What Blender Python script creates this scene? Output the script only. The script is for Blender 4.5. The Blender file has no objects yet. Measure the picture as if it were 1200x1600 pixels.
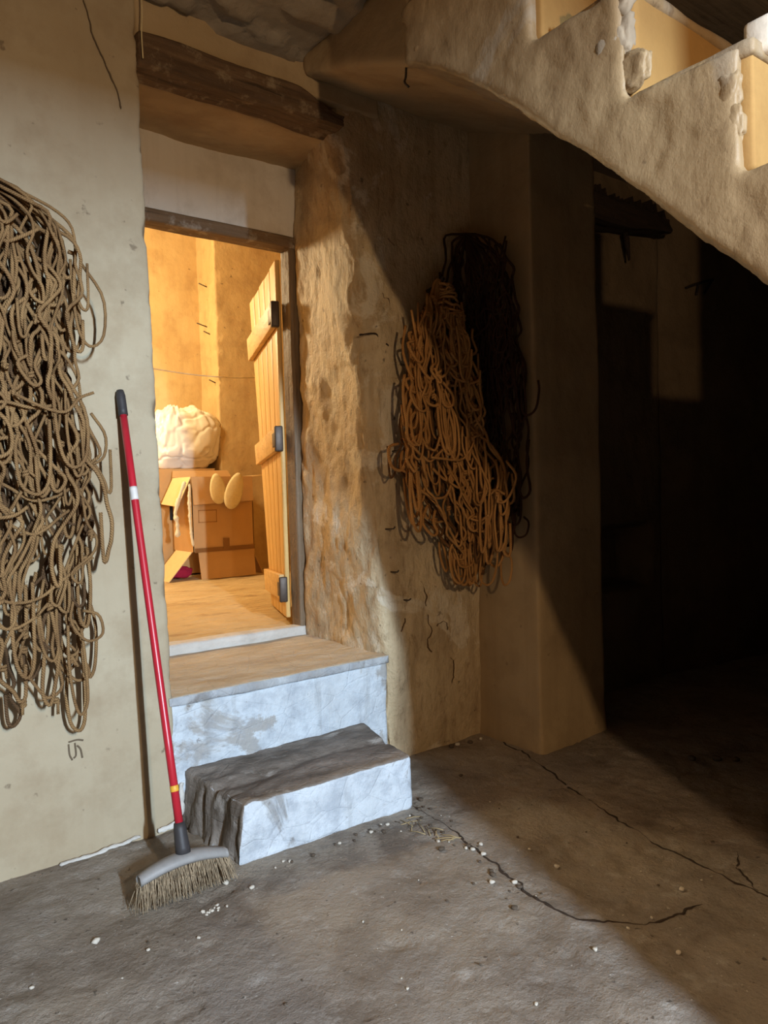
import bpy, bmesh, math, random
import numpy as np
from mathutils import Vector, Matrix

scene = bpy.context.scene
COL = scene.collection

# ------------------------------------------------------------------ camera
cd = bpy.data.cameras.new('camera')
cam = bpy.data.objects.new('camera', cd)
COL.objects.link(cam)
F_PX = 1165.5
HEAD, PITCH, ROLL = 0.651766, 0.031664, -0.028013
cd.sensor_fit = 'HORIZONTAL'
cd.sensor_width = 36.0
cd.lens = 36.0 * F_PX / 1200.0
cd.clip_start = 0.02
Fv = Vector((math.sin(HEAD) * math.cos(PITCH), math.cos(HEAD) * math.cos(PITCH), -math.sin(PITCH)))
Rv = Vector((math.cos(HEAD), -math.sin(HEAD), 0))
Uv = Rv.cross(Fv)
R2 = Rv * math.cos(ROLL) + Uv * math.sin(ROLL)
U2 = -Rv * math.sin(ROLL) + Uv * math.cos(ROLL)
M = Matrix((R2, U2, -Fv)).transposed().to_4x4()
M.translation = Vector((-1.006, -2.586, 1.2))
cam.matrix_world = M
scene.camera = cam

# ------------------------------------------------------------------ world, lamps, exposure
scene.view_settings.view_transform = 'Standard'
scene.view_settings.look = 'None'
scene.view_settings.exposure = 0.0
scene.view_settings.gamma = 1.0
scene.view_settings.use_curve_mapping = False

world = bpy.data.worlds.new('world')
scene.world = world
world.use_nodes = True
bg = world.node_tree.nodes['Background']
bg.inputs[0].default_value = (0.62, 0.78, 1.0, 1)
bg.inputs[1].default_value = 0.10


def lamp(name, kind, loc, energy, color, size):
    d = bpy.data.lights.new(name, kind)
    d.energy = energy
    d.color = color
    if kind == 'POINT':
        d.shadow_soft_size = size
    o = bpy.data.objects.new(name, d)
    o.location = loc
    COL.objects.link(o)
    return o


# warm bulb on its bracket near the street door, behind the camera
lamp('room_bulb', 'POINT', (-0.63, -3.55, 1.77), 118.0, (1.0, 0.70, 0.41), 0.022)
# daylight that falls in through the street doorway (opening in wall_front)
day = lamp('doorway_daylight', 'AREA', (-0.82, -6.0, 2.30), 545.0, (0.60, 0.79, 1.0), 0)
day.data.shape = 'RECTANGLE'
day.data.size = 0.07
day.data.size_y = 0.4
day.rotation_euler = (Vector((0.1, 0.0, 0.9)) - Vector(day.location)).to_track_quat('-Z', 'Y').to_euler()
# bulb of the storeroom behind the plank door
lamp('storeroom_bulb', 'POINT', (0.20, 2.95, 2.75), 205.0, (1.0, 0.81, 0.49), 0.16)

random.seed(7)
RNG = np.random.default_rng(11)


# ------------------------------------------------------------------ noise (for real relief in the meshes)
def _hash(i, j, k):
    n = (i * 374761393 + j * 668265263 + k * 2147483647) & 0xFFFFFFFF
    n = ((n ^ (n >> 13)) * 1274126177) & 0xFFFFFFFF
    n = (n ^ (n >> 16)) & 0xFFFFFFFF
    return n.astype(np.float64) / 4294967295.0


def vnoise(P):
    P = np.asarray(P, float)
    I = np.floor(P).astype(np.int64)
    f = P - I
    f = f * f * (3 - 2 * f)
    i, j, k = I[:, 0], I[:, 1], I[:, 2]
    r = 0
    for a in (0, 1):
        for b in (0, 1):
            for c in (0, 1):
                w = (f[:, 0] if a else 1 - f[:, 0]) * (f[:, 1] if b else 1 - f[:, 1]) * (f[:, 2] if c else 1 - f[:, 2])
                r = r + w * _hash(i + a, j + b, k + c)
    return r * 2 - 1


def fbm(P, freq, octs=4, seed=0.0, gain=0.5):
    P = np.asarray(P, float)
    if np.isscalar(freq):
        freq = (freq, freq, freq)
    Q = P * np.array(freq) + seed * 17.31 + 100.0
    a, r, t = 1.0, 0, 0
    for _ in range(octs):
        r = r + a * vnoise(Q)
        t += a
        a *= gain
        Q = Q * 2.03 + 11.7
    return r / t


def sstep(a, b, x):
    t = np.clip((x - a) / (b - a), 0, 1)
    return t * t * (3 - 2 * t)


# ------------------------------------------------------------------ materials
def rgb(r, g, b):
    def l(c):
        c /= 255.0
        return c / 12.92 if c <= 0.04045 else ((c + 0.055) / 1.055) ** 2.4
    return (l(r), l(g), l(b), 1.0)


class Nodes:
    def __init__(self, name):
        self.m = bpy.data.materials.new(name)
        self.m.use_nodes = True
        self.t = self.m.node_tree
        self.b = self.t.nodes['Principled BSDF']
        self.geo = self.t.nodes.new('ShaderNodeNewGeometry')

    def n(self, kind, **kw):
        x = self.t.nodes.new(kind)
        for k, v in kw.items():
            setattr(x, k, v)
        return x

    def l(self, a, b):
        self.t.links.new(a, b)

    def coord(self, sc=(1, 1, 1), off=(0, 0, 0)):
        mp = self.n('ShaderNodeMapping')
        mp.inputs['Scale'].default_value = sc
        mp.inputs['Location'].default_value = off
        self.l(self.geo.outputs['Position'], mp.inputs['Vector'])
        return mp.outputs[0]

    def noise(self, scale, detail=5, rough=0.55, sc=(1, 1, 1), off=(0, 0, 0), dist=0.0):
        t = self.n('ShaderNodeTexNoise')
        t.inputs['Scale'].default_value = scale
        t.inputs['Detail'].default_value = detail
        t.inputs['Roughness'].default_value = rough
        t.inputs['Distortion'].default_value = dist
        self.l(self.coord(sc, off), t.inputs['Vector'])
        return t.outputs['Fac']

    def ramp(self, fac, lo, hi, c0=(0, 0, 0, 1), c1=(1, 1, 1, 1)):
        r = self.n('ShaderNodeValToRGB')
        r.color_ramp.elements[0].position = lo
        r.color_ramp.elements[1].position = hi
        r.color_ramp.elements[0].color = c0
        r.color_ramp.elements[1].color = c1
        self.l(fac, r.inputs[0])
        return r.outputs[0]

    def mix(self, fac, a, b, blend='MIX', amt=None):
        x = self.n('ShaderNodeMix', data_type='RGBA', blend_type=blend)
        if amt is not None:
            mm = self.n('ShaderNodeMath', operation='MULTIPLY')
            self.l(fac, mm.inputs[0])
            mm.inputs[1].default_value = amt
            fac = mm.outputs[0]
        if isinstance(fac, (int, float)):
            x.inputs[0].default_value = fac
        else:
            self.l(fac, x.inputs[0])
        for s, v in ((6, a), (7, b)):
            if isinstance(v, tuple):
                x.inputs[s].default_value = v
            else:
                self.l(v, x.inputs[s])
        return x.outputs[2]

    def math(self, op, a, b=None):
        x = self.n('ShaderNodeMath', operation=op)
        for i, v in enumerate((a, b)):
            if v is None:
                continue
            if isinstance(v, (int, float)):
                x.inputs[i].default_value = v
            else:
                self.l(v, x.inputs[i])
        return x.outputs[0]

    def bump(self, h, strength, dist, prev=None):
        x = self.n('ShaderNodeBump')
        x.inputs['Strength'].default_value = strength
        x.inputs['Distance'].default_value = dist
        self.l(h, x.inputs['Height'])
        if prev is not None:
            self.l(prev, x.inputs['Normal'])
        return x.outputs[0]

    def done(self, color, rough=0.85, normal=None, spec=0.3):
        if isinstance(color, tuple):
            self.b.inputs['Base Color'].default_value = color
        else:
            self.l(color, self.b.inputs['Base Color'])
        if isinstance(rough, (int, float)):
            self.b.inputs['Roughness'].default_value = rough
        else:
            self.l(rough, self.b.inputs['Roughness'])
        self.b.inputs['Specular IOR Level'].default_value = spec
        if normal is not None:
            self.l(normal, self.b.inputs['Normal'])
        return self.m


def plaster(name, c1, c2, stain, spots=0.6, streak=0.35, rough=0.85, bump=0.5, spec=0.3, off=0.0, coarse=1.0,
            patch=None, patch_lo=0.56, patch_hi=0.6, patch_scale=3.0, flaky=0.0):
    k = Nodes(name)
    o = (off, off * 0.7, off * 1.3)
    col = k.mix(k.ramp(k.noise(1.3, 6, 0.6, off=o), 0.36, 0.66), c1, c2)
    col = k.mix(k.ramp(k.noise(4.5, 6, 0.65, off=o), 0.48, 0.75), col, stain, amt=0.45)
    if streak:
        col = k.mix(k.ramp(k.noise(1.0, 5, 0.6, sc=(9, 9, 0.7), off=o), 0.5, 0.8), col, stain, amt=streak)
    if patch:
        col = k.mix(k.ramp(k.noise(patch_scale, 7, 0.62, off=o, dist=0.6), patch_lo, patch_hi), col, patch, amt=0.85)
    if spots:
        col = k.mix(k.ramp(k.noise(26, 3, 0.5, off=o), 0.69, 0.75), col, rgb(70, 52, 36), amt=spots)
    col = k.mix(k.ramp(k.noise(60, 4, 0.7, off=o), 0.3, 0.75), col, (0.5, 0.5, 0.5, 1), blend='OVERLAY', amt=0.2)
    n1 = k.bump(k.noise(9 * coarse, 7, 0.62, off=o), bump, 0.03)
    n2 = k.bump(k.noise(70 * coarse, 4, 0.6, off=o), bump * 0.7, 0.004, n1)
    if flaky:
        g = k.noise(1.0, 8, 0.72, sc=(24, 24, 7), off=o, dist=0.8)
        n2 = k.bump(g, flaky, 0.02, n2)
        col = k.mix(k.ramp(g, 0.30, 0.46, (1, 1, 1, 1), (0, 0, 0, 1)), col, stain, amt=0.7)
        n2 = k.bump(k.noise(34, 6, 0.7, off=o), flaky * 0.6, 0.01, n2)
    return k.done(col, rough, n2, spec)


MAT = {}
MAT['wall'] = plaster('plaster_cream', rgb(180, 166, 140), rgb(166, 148, 120), rgb(132, 108, 78), spots=0.5, streak=0.2, bump=0.16, off=1)
MAT['wall_rough'] = plaster('plaster_rough_ochre', rgb(210, 190, 154), rgb(186, 160, 122), rgb(128, 100, 68), spots=0.7, streak=0.6, rough=0.55, bump=0.75, spec=0.45, off=3,
                            patch=rgb(214, 200, 174), flaky=0.55)
MAT['pier'] = plaster('plaster_pier', rgb(172, 148, 112), rgb(154, 130, 96), rgb(118, 94, 66), spots=0.3, streak=0.4, bump=0.25, off=5)
MAT['panel'] = plaster('plaster_white_panel', rgb(224, 216, 202), rgb(212, 202, 184), rgb(160, 142, 116), spots=0.1, streak=0.25, bump=0.1, off=8)
MAT['soffit'] = plaster('plaster_soffit', rgb(178, 156, 122), rgb(164, 140, 104), rgb(128, 98, 66), spots=0.2, streak=0.0, bump=0.22, off=10)
MAT['ceiling'] = plaster('plaster_ceiling', rgb(160, 148, 130), rgb(140, 126, 106), rgb(100, 86, 68), spots=0.3, streak=0.0, bump=0.5, off=12)
MAT['stair'] = plaster('plaster_stair', rgb(150, 127, 94), rgb(130, 106, 75), rgb(98, 74, 48), spots=0.45, streak=0.25, rough=0.55, bump=0.20, spec=0.4, off=15,
                       patch=rgb(146, 130, 108), patch_scale=2.0, flaky=0.12)
MAT['riser'] = plaster('limewash_yellow', rgb(160, 124, 72), rgb(146, 110, 60), rgb(120, 86, 46), spots=0.2, streak=0.15, bump=0.14, off=18)
MAT['store'] = plaster('plaster_storeroom', rgb(206, 178, 126), rgb(190, 158, 106), rgb(140, 106, 64), spots=0.6, streak=0.3, bump=0.25, off=21)
MAT['shadewall'] = plaster('plaster_shade_dark', rgb(118, 100, 78), rgb(98, 80, 58), rgb(64, 50, 34), spots=0.6, streak=0.3, bump=0.5, off=24)  # alcove shade put into the plaster colour; unseen walls dark to cut bounce


def floor_mat():
    k = Nodes('worn_concrete_floor')
    col = k.mix(k.ramp(k.noise(1.1, 6, 0.6), 0.35, 0.68), rgb(140, 130, 120), rgb(160, 146, 128))
    col = k.mix(k.ramp(k.noise(3.6, 8, 0.7, off=(3, 1, 0), dist=0.5), 0.47, 0.7), col, rgb(96, 80, 64), amt=0.75)
    col = k.mix(k.ramp(k.noise(7.0, 7, 0.7, off=(9, 1, 0)), 0.57, 0.72), col, rgb(190, 184, 176), amt=0.55)
    col = k.mix(k.ramp(k.noise(48, 3, 0.5), 0.68, 0.73), col, rgb(60, 48, 38), amt=0.7)
    col = k.mix(k.ramp(k.noise(85, 2, 0.5, off=(5, 5, 0)), 0.72, 0.75), col, rgb(206, 200, 190), amt=0.7)
    n1 = k.bump(k.noise(12, 9, 0.7), 0.7, 0.035)
    n2 = k.bump(k.noise(90, 4, 0.6), 0.6, 0.005, n1)
    return k.done(col, k.ramp(k.noise(5, 5, 0.6), 0.3, 0.7, (0.45, 0.45, 0.45, 1), (0.85, 0.85, 0.85, 1)), n2, 0.4)


MAT['floor'] = floor_mat()


def store_floor_mat():
    k = Nodes('storeroom_earth_floor')
    col = k.mix(k.ramp(k.noise(2.0, 6, 0.6), 0.35, 0.68), rgb(206, 182, 138), rgb(186, 158, 112))
    col = k.mix(k.ramp(k.noise(3.0, 8, 0.7, sc=(1, 3, 1)), 0.55, 0.66), col, rgb(130, 98, 62), amt=0.6)
    n1 = k.bump(k.noise(6, 8, 0.62, sc=(1, 2.5, 1)), 0.7, 0.06)
    return k.done(col, 0.85, n1, 0.2)


MAT['store_floor'] = store_floor_mat()


def step_mat(name, front, worn, peel, zlo, top2=rgb(92, 82, 72)):
    """limewashed masonry: paint on the uprights, worn bare cement on the treads, peeled patches"""
    k = Nodes(name)
    base = k.mix(k.ramp(k.noise(5, 6, 0.6), 0.4, 0.7), front, rgb(196, 200, 202))
    base = k.mix(k.ramp(k.noise(3.4, 8, 0.66, off=(2, 7, 1), dist=0.8), 0.54, 0.59), base, peel, amt=0.8)
    base = k.mix(k.ramp(k.noise(9, 7, 0.7, off=(5, 2, 3)), 0.46, 0.66), base, rgb(150, 156, 164), amt=0.6)
    base = k.mix(k.ramp(k.noise(30, 4, 0.6), 0.66, 0.72), base, rgb(98, 86, 74), amt=0.6)
    base = k.mix(k.ramp(k.noise(1.0, 6, 0.6, sc=(14, 14, 1.2)), 0.58, 0.75), base, rgb(140, 138, 134), amt=0.5)
    top = k.mix(k.ramp(k.noise(3.5, 7, 0.65, sc=(1, 3, 1)), 0.35, 0.65), worn, top2)
    top = k.mix(k.ramp(k.noise(6, 6, 0.7, sc=(1, 2.5, 1), off=(4, 4, 4)), 0.58, 0.68), top, rgb(178, 172, 164), amt=0.7)
    sep = k.n('ShaderNodeSeparateXYZ')
    k.l(k.geo.outputs['Normal'], sep.inputs[0])
    up = k.math('MAXIMUM', sep.outputs[2], k.math('MULTIPLY', sep.outputs[0], -0.95))
    fac = k.math('ADD', up, k.math('MULTIPLY', k.math('SUBTRACT', k.noise(12, 5, 0.6), 0.5), 0.9))
    col = k.mix(k.ramp(fac, zlo, zlo + 0.12), base, top)
    n1 = k.bump(k.noise(11, 8, 0.65), 0.55, 0.03)
    vor = k.n('ShaderNodeTexVoronoi', feature='DISTANCE_TO_EDGE')
    vor.inputs['Scale'].default_value = 7
    k.l(k.coord((1, 1, 1.6)), vor.inputs['Vector'])
    n2 = k.bump(k.ramp(vor.outputs['Distance'], 0.0, 0.03), 0.25, 0.012, n1)
    n3 = k.bump(k.noise(80, 4, 0.6), 0.5, 0.004, n2)
    return k.done(col, 0.75, n3, 0.3)


MAT['step'] = step_mat('limewashed_step', rgb(208, 214, 220), rgb(150, 140, 130), rgb(140, 134, 126), 0.55)
MAT['sill'] = step_mat('limewashed_sill', rgb(204, 212, 218), rgb(190, 170, 142), rgb(160, 154, 146), 0.55)
MAT['slab'] = step_mat('sill_slab_cement', rgb(150, 148, 146), rgb(194, 182, 162), rgb(126, 120, 114), 0.6, top2=rgb(170, 154, 132))


def wood(name, c1, c2, dark, axis='z', rough=0.65, bump=0.5, fleck=None):
    k = Nodes(name)
    st = {'x': (0.9, 14, 14), 'y': (14, 0.9, 14), 'z': (14, 14, 0.9)}[axis]
    g = k.noise(1.6, 6, 0.62, sc=st, dist=0.4)
    col = k.mix(k.ramp(g, 0.34, 0.66), c1, c2)
    g2 = k.noise(4.0, 5, 0.6, sc=st)
    col = k.mix(k.ramp(g2, 0.55, 0.72), col, dark, amt=0.7)
    if fleck:
        col = k.mix(k.ramp(k.noise(11, 6, 0.7), 0.54, 0.66), col, fleck, amt=0.8)
    n1 = k.bump(g2, bump, 0.008)
    n2 = k.bump(k.noise(14, 5, 0.6), bump * 0.6, 0.02, n1)
    return k.done(col, rough, n2, 0.35)


MAT['beam'] = wood('old_beam_wood', rgb(112, 88, 64), rgb(80, 60, 42), rgb(46, 34, 22), 'x', 0.8, 1.0, fleck=rgb(150, 132, 106))
MAT['frame'] = wood('door_frame_wood', rgb(128, 108, 84), rgb(104, 84, 62), rgb(70, 54, 38), 'z', 0.6, 0.6)
MAT['header'] = wood('door_header_wood', rgb(126, 102, 76), rgb(100, 78, 54), rgb(66, 50, 34), 'x', 0.6, 0.6, fleck=rgb(168, 158, 142))
MAT['plank'] = wood('pine_plank', rgb(226, 188, 120), rgb(206, 164, 96), rgb(160, 116, 62), 'z', 0.45, 0.25)
MAT['ledge'] = wood('pine_ledge', rgb(220, 184, 122), rgb(200, 160, 98), rgb(150, 110, 62), 'y', 0.5, 0.25)
MAT['charred'] = wood('splintered_lintel_wood', rgb(52, 38, 26), rgb(36, 26, 18), rgb(20, 14, 10), 'x', 0.85, 0.9)
MAT['boards'] = wood('dark_ceiling_boards', rgb(112, 98, 82), rgb(92, 80, 66), rgb(62, 52, 42), 'x', 0.8, 0.4)


def plain(name, c, rough=0.6, metal=0.0, var=0.15, scale=30, bump=0.2, spec=0.4):
    k = Nodes(name)
    col = k.mix(k.ramp(k.noise(scale, 5, 0.6), 0.3, 0.75), c, tuple(x * (1 - var * 2) for x in c[:3]) + (1,))
    n = k.bump(k.noise(scale * 2, 4, 0.6), bump, 0.004)
    k.b.inputs['Metallic'].default_value = metal
    return k.done(col, rough, n, spec)


MAT['iron'] = plain('dark_iron', rgb(86, 76, 68), 0.5, 0.6)
MAT['crackdirt'] = plain('crack_dirt', rgb(58, 44, 32), 0.95)
MAT['flake'] = plain('flake_brown', rgb(104, 80, 54), 0.95)  # brown tone of the flaked plaster marks
MAT['red'] = plain('red_handle', rgb(186, 36, 50), 0.32, 0, 0.06, 12, 0.04, 0.5)
MAT['grip'] = plain('dark_grip', rgb(62, 58, 58), 0.55)
MAT['band'] = plain('white_band', rgb(222, 216, 208), 0.45)
MAT['yellow'] = plain('yellow_sticker', rgb(238, 176, 60), 0.5)
MAT['broom_head'] = plain('grey_broom_block', rgb(150, 146, 142), 0.55, 0, 0.12, 25, 0.2)
MAT['bristle'] = plain('straw_bristle', rgb(176, 154, 124), 0.7, 0, 0.25, 60)
MAT['pebble'] = plain('pale_crumb', rgb(206, 196, 180), 0.85, 0, 0.15, 60)
MAT['pebble_dark'] = plain('dark_crumb', rgb(92, 78, 64), 0.9, 0, 0.2, 60)
MAT['straw'] = plain('straw_bit', rgb(176, 152, 110), 0.8)
MAT['white_plaster'] = plaster('bare_white_plaster', rgb(212, 208, 200), rgb(194, 188, 178), rgb(150, 140, 126), spots=0.1, streak=0, bump=0.6, off=40)
MAT['stone'] = plain('bare_stone', rgb(156, 140, 118), 0.85, 0, 0.2, 14, 0.6)
MAT['cord'] = plain('thin_cord', rgb(222, 204, 160), 0.7)
MAT['card'] = plain('cardboard', rgb(192, 150, 98), 0.75, 0, 0.05, 8, 0.05, 0.25)
MAT['card_edge'] = plain('cardboard_edge', rgb(224, 192, 136), 0.8, 0, 0.05, 20, 0.1, 0.2)
MAT['card_dark'] = plain('cardboard_crease', rgb(158, 112, 62), 0.8, 0, 0.05, 20, 0.1, 0.2)
MAT['tape'] = plain('brown_tape', rgb(128, 88, 46), 0.35, 0, 0.05, 20, 0.05, 0.5)
MAT['black'] = plain('black_label', rgb(30, 26, 24), 0.5)
MAT['cream'] = plain('cream_cloth', rgb(232, 214, 168), 0.9, 0, 0.06, 40, 0.3, 0.2)
MAT['pink'] = plain('crimson_cloth', rgb(176, 40, 66), 0.9, 0, 0.1, 30, 0.3, 0.2)
MAT['sack'] = plain('white_plastic_sack', rgb(240, 232, 212), 0.33, 0, 0.03, 20, 0.12, 0.5)
MAT['pencil'] = plain('dark_scribble', rgb(44, 34, 26), 0.9)
MAT['scribble'] = plain('faint_scribble', rgb(112, 96, 76), 0.9)


def rope_mat(name, c1, c2, dark):
    k = Nodes(name)
    uv = k.n('ShaderNodeUVMap')
    w = k.n('ShaderNodeTexWave', wave_type='BANDS', bands_direction='DIAGONAL')
    w.inputs['Scale'].default_value = 1.0
    w.inputs['Distortion'].default_value = 0.6
    k.l(uv.outputs[0], w.inputs['Vector'])
    col = k.mix(k.ramp(k.noise(10, 4, 0.6), 0.35, 0.7), c1, c2)
    col = k.mix(k.ramp(w.outputs['Fac'], 0.1, 0.6, (1, 1, 1, 1), (0, 0, 0, 1)), col, dark, amt=0.45)
    n = k.bump(w.outputs['Fac'], 0.6, 0.003)
    n = k.bump(k.noise(160, 3, 0.6), 0.6, 0.003, n)
    return k.done(col, 0.9, n, 0.15)


MAT['rope'] = rope_mat('hemp_rope', rgb(160, 126, 84), rgb(126, 95, 62), rgb(80, 58, 38))
MAT['rope_tan'] = rope_mat('tan_hemp_rope', rgb(196, 146, 88), rgb(166, 118, 66), rgb(92, 62, 34))
MAT['rope_shade'] = rope_mat('shade_hemp_rope', rgb(106, 80, 54), rgb(84, 62, 42), rgb(50, 36, 26))  # darker copy of the hemp: shade inside the bundle put into the colour
MAT['rope_tan_shade'] = rope_mat('shade_tan_rope', rgb(120, 84, 50), rgb(94, 64, 38), rgb(56, 38, 22))  # likewise for the tan net, inner shade as a darker tone
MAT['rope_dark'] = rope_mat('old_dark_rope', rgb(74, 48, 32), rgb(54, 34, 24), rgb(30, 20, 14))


# ------------------------------------------------------------------ object helpers
def link(name, me, mat, parent=None, smooth=True):
    o = bpy.data.objects.new(name, me)
    COL.objects.link(o)
    if mat is not None and not me.materials:
        me.materials.append(MAT[mat])
    if parent is not None:
        o.parent = parent
    if smooth:
        me.shade_smooth()
    return o


def tag(o, label, cat, group=None):
    o['label'] = label
    o['category'] = cat
    if group:
        o['group'] = group
    return o


def thing(name, label, cat, loc=(0, 0, 0), group=None):
    o = bpy.data.objects.new(name, None)
    COL.objects.link(o)
    o.location = loc
    o.empty_display_size = 0.05
    return tag(o, label, cat, group)


def struct(o):
    o['kind'] = 'structure'
    return o


def mesh(name, verts, faces):
    me = bpy.data.meshes.new(name)
    me.from_pydata([tuple(map(float, v)) for v in verts], [], [tuple(f) for f in faces])
    me.update()
    return me


def local(o, loc):
    """move a mesh built in world coordinates so that its origin sits at loc (parented parts: loc of the thing)"""
    o.data.transform(Matrix.Translation(-Vector(loc)))


def box_vf(x0, x1, y0, y1, z0, z1):
    v = [(x0, y0, z0), (x1, y0, z0), (x1, y1, z0), (x0, y1, z0), (x0, y0, z1), (x1, y0, z1), (x1, y1, z1), (x0, y1, z1)]
    f = [(0, 3, 2, 1), (4, 5, 6, 7), (0, 1, 5, 4), (1, 2, 6, 5), (2, 3, 7, 6), (3, 0, 4, 7)]
    return v, f


def prism_vf(poly, axis, a, b):
    """poly: list of 2D points; extruded along axis from a to b"""
    n = len(poly)
    def P(p, t):
        return {'x': (t, p[0], p[1]), 'y': (p[0], t, p[1]), 'z': (p[0], p[1], t)}[axis]
    v = [P(p, a) for p in poly] + [P(p, b) for p in poly]
    f = [tuple(range(n)), tuple(range(2 * n - 1, n - 1, -1))]
    f += [(i, i + n, (i + 1) % n + n, (i + 1) % n) for i in range(n)]
    return v, f


def bev_box(name, x0, x1, y0, y1, z0, z1, mat, parent=None, bev=0.004, seg=2, smooth=True):
    bm = bmesh.new()
    v, f = box_vf(x0, x1, y0, y1, z0, z1)
    vs = [bm.verts.new(p) for p in v]
    for q in f:
        bm.faces.new([vs[i] for i in q])
    bmesh.ops.bevel(bm, geom=list(bm.edges), offset=bev, segments=seg, affect='EDGES', profile=0.5)
    bmesh.ops.recalc_face_normals(bm, faces=bm.faces)
    me = bpy.data.meshes.new(name)
    bm.to_mesh(me)
    bm.free()
    return link(name, me, mat, parent, smooth)


def get_co(me):
    a = np.empty(len(me.vertices) * 3)
    me.vertices.foreach_get('co', a)
    n = np.empty(len(me.vertices) * 3)
    me.vertices.foreach_get('normal', n)
    return a.reshape(-1, 3), n.reshape(-1, 3)


def set_co(me, co):
    me.vertices.foreach_set('co', co.reshape(-1))
    me.update()


def solid(name, shells, voxel, disp, mat, parent=None):
    """closed shells -> even voxel mesh -> relief pushed along the normals by disp(co, normal) -> ONE mesh object"""
    V, Fc = [], []
    for v, f in shells:
        o = len(V)
        V += list(v)
        Fc += [tuple(i + o for i in q) for q in f]
    me = mesh(name + '_raw', V, Fc)
    bm = bmesh.new()
    bm.from_mesh(me)
    bmesh.ops.recalc_face_normals(bm, faces=bm.faces)
    bm.to_mesh(me)
    bm.free()
    tmp = bpy.data.objects.new('tmp', me)
    COL.objects.link(tmp)
    md = tmp.modifiers.new('r', 'REMESH')
    md.mode = 'VOXEL'
    md.voxel_size = voxel
    dg = bpy.context.evaluated_depsgraph_get()
    out = bpy.data.meshes.new_from_object(tmp.evaluated_get(dg))
    out.name = name
    bpy.data.objects.remove(tmp)
    bpy.data.meshes.remove(me)
    co, n = get_co(out)
    if disp is not None:
        set_co(out, disp(co, n))
    return link(name, out, mat, parent)


def rough_disp(amp, freq, seed=0, octs=4, fine=0.0):
    def d(co, n):
        h = fbm(co, freq, octs, seed) * amp
        if fine:
            h = h + fbm(co, 38, 2, seed + 3) * fine
        return co + n * h[:, None]
    return d


def smooth_path(pts, n):
    """Catmull-Rom through pts, n samples"""
    P = np.asarray(pts, float)
    P = np.vstack([2 * P[0] - P[1], P, 2 * P[-1] - P[-2]])
    m = len(P) - 3
    t = np.linspace(0, m - 1e-6, n)
    i = t.astype(int)
    u = (t - i)[:, None]
    a, b, c, d = P[i], P[i + 1], P[i + 2], P[i + 3]
    return 0.5 * ((2 * b) + (-a + c) * u + (2 * a - 5 * b + 4 * c - d) * u ** 2 + (-a + 3 * b - 3 * c + d) * u ** 3)


def tube_vf(P, rad, sides=6, cap=True):
    P = np.asarray(P, float)
    n = len(P)
    rad = np.full(n, rad) if np.isscalar(rad) else np.asarray(rad)
    T = np.gradient(P, axis=0)
    T /= np.linalg.norm(T, axis=1)[:, None] + 1e-12
    ref = np.array([0.0, 0, 1]) if abs(T[0][2]) < 0.9 else np.array([1.0, 0, 0])
    N = np.cross(T[0], ref)
    N /= np.linalg.norm(N)
    ang = np.arange(sides) * 2 * np.pi / sides
    V = []
    for i in range(n):
        N = N - T[i] * (N @ T[i])
        N /= np.linalg.norm(N) + 1e-12
        B = np.cross(T[i], N)
        V.append(P[i] + rad[i] * (np.cos(ang)[:, None] * N + np.sin(ang)[:, None] * B))
    V = np.vstack(V)
    Fc = []
    for i in range(n - 1):
        for j in range(sides):
            k = (j + 1) % sides
            Fc.append((i * sides + j, i * sides + k, (i + 1) * sides + k, (i + 1) * sides + j))
    if cap:
        Fc.append(tuple(range(sides - 1, -1, -1)))
        Fc.append(tuple((n - 1) * sides + j for j in range(sides)))
    return V, Fc


def tube(name, P, rad, mat, parent=None, sides=8):
    V, Fc = tube_vf(P, rad, sides)
    return link(name, mesh(name, V, Fc), mat, parent)


def rope_obj(name, P, rad, mat, parent, origin, sides=6):
    V, Fc = tube_vf(P, rad, sides)
    me = mesh(name, V - np.array(origin), Fc)
    L = np.concatenate([[0], np.cumsum(np.linalg.norm(np.diff(P, axis=0), axis=1))])
    uv = me.uv_layers.new(name='UVMap')
    n = len(P)
    data = np.zeros((len(me.loops), 2))
    li = 0
    for f in Fc:
        if len(f) == 4 and max(f) - min(f) <= 2 * sides:
            rows = [v // sides for v in f]
            cols = [v % sides for v in f]
            wrap = (max(cols) == sides - 1 and min(cols) == 0)
            for r_, c_ in zip(rows, cols):
                if wrap and c_ == 0:
                    c_ = sides
                data[li] = (L[r_] / (rad * 2.0 if np.isscalar(rad) else 0.012), c_ / sides * 2.0)
                li += 1
        else:
            li += len(f)
    uv.data.foreach_set('uv', data.reshape(-1))
    return link(name, me, mat, parent)


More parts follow.
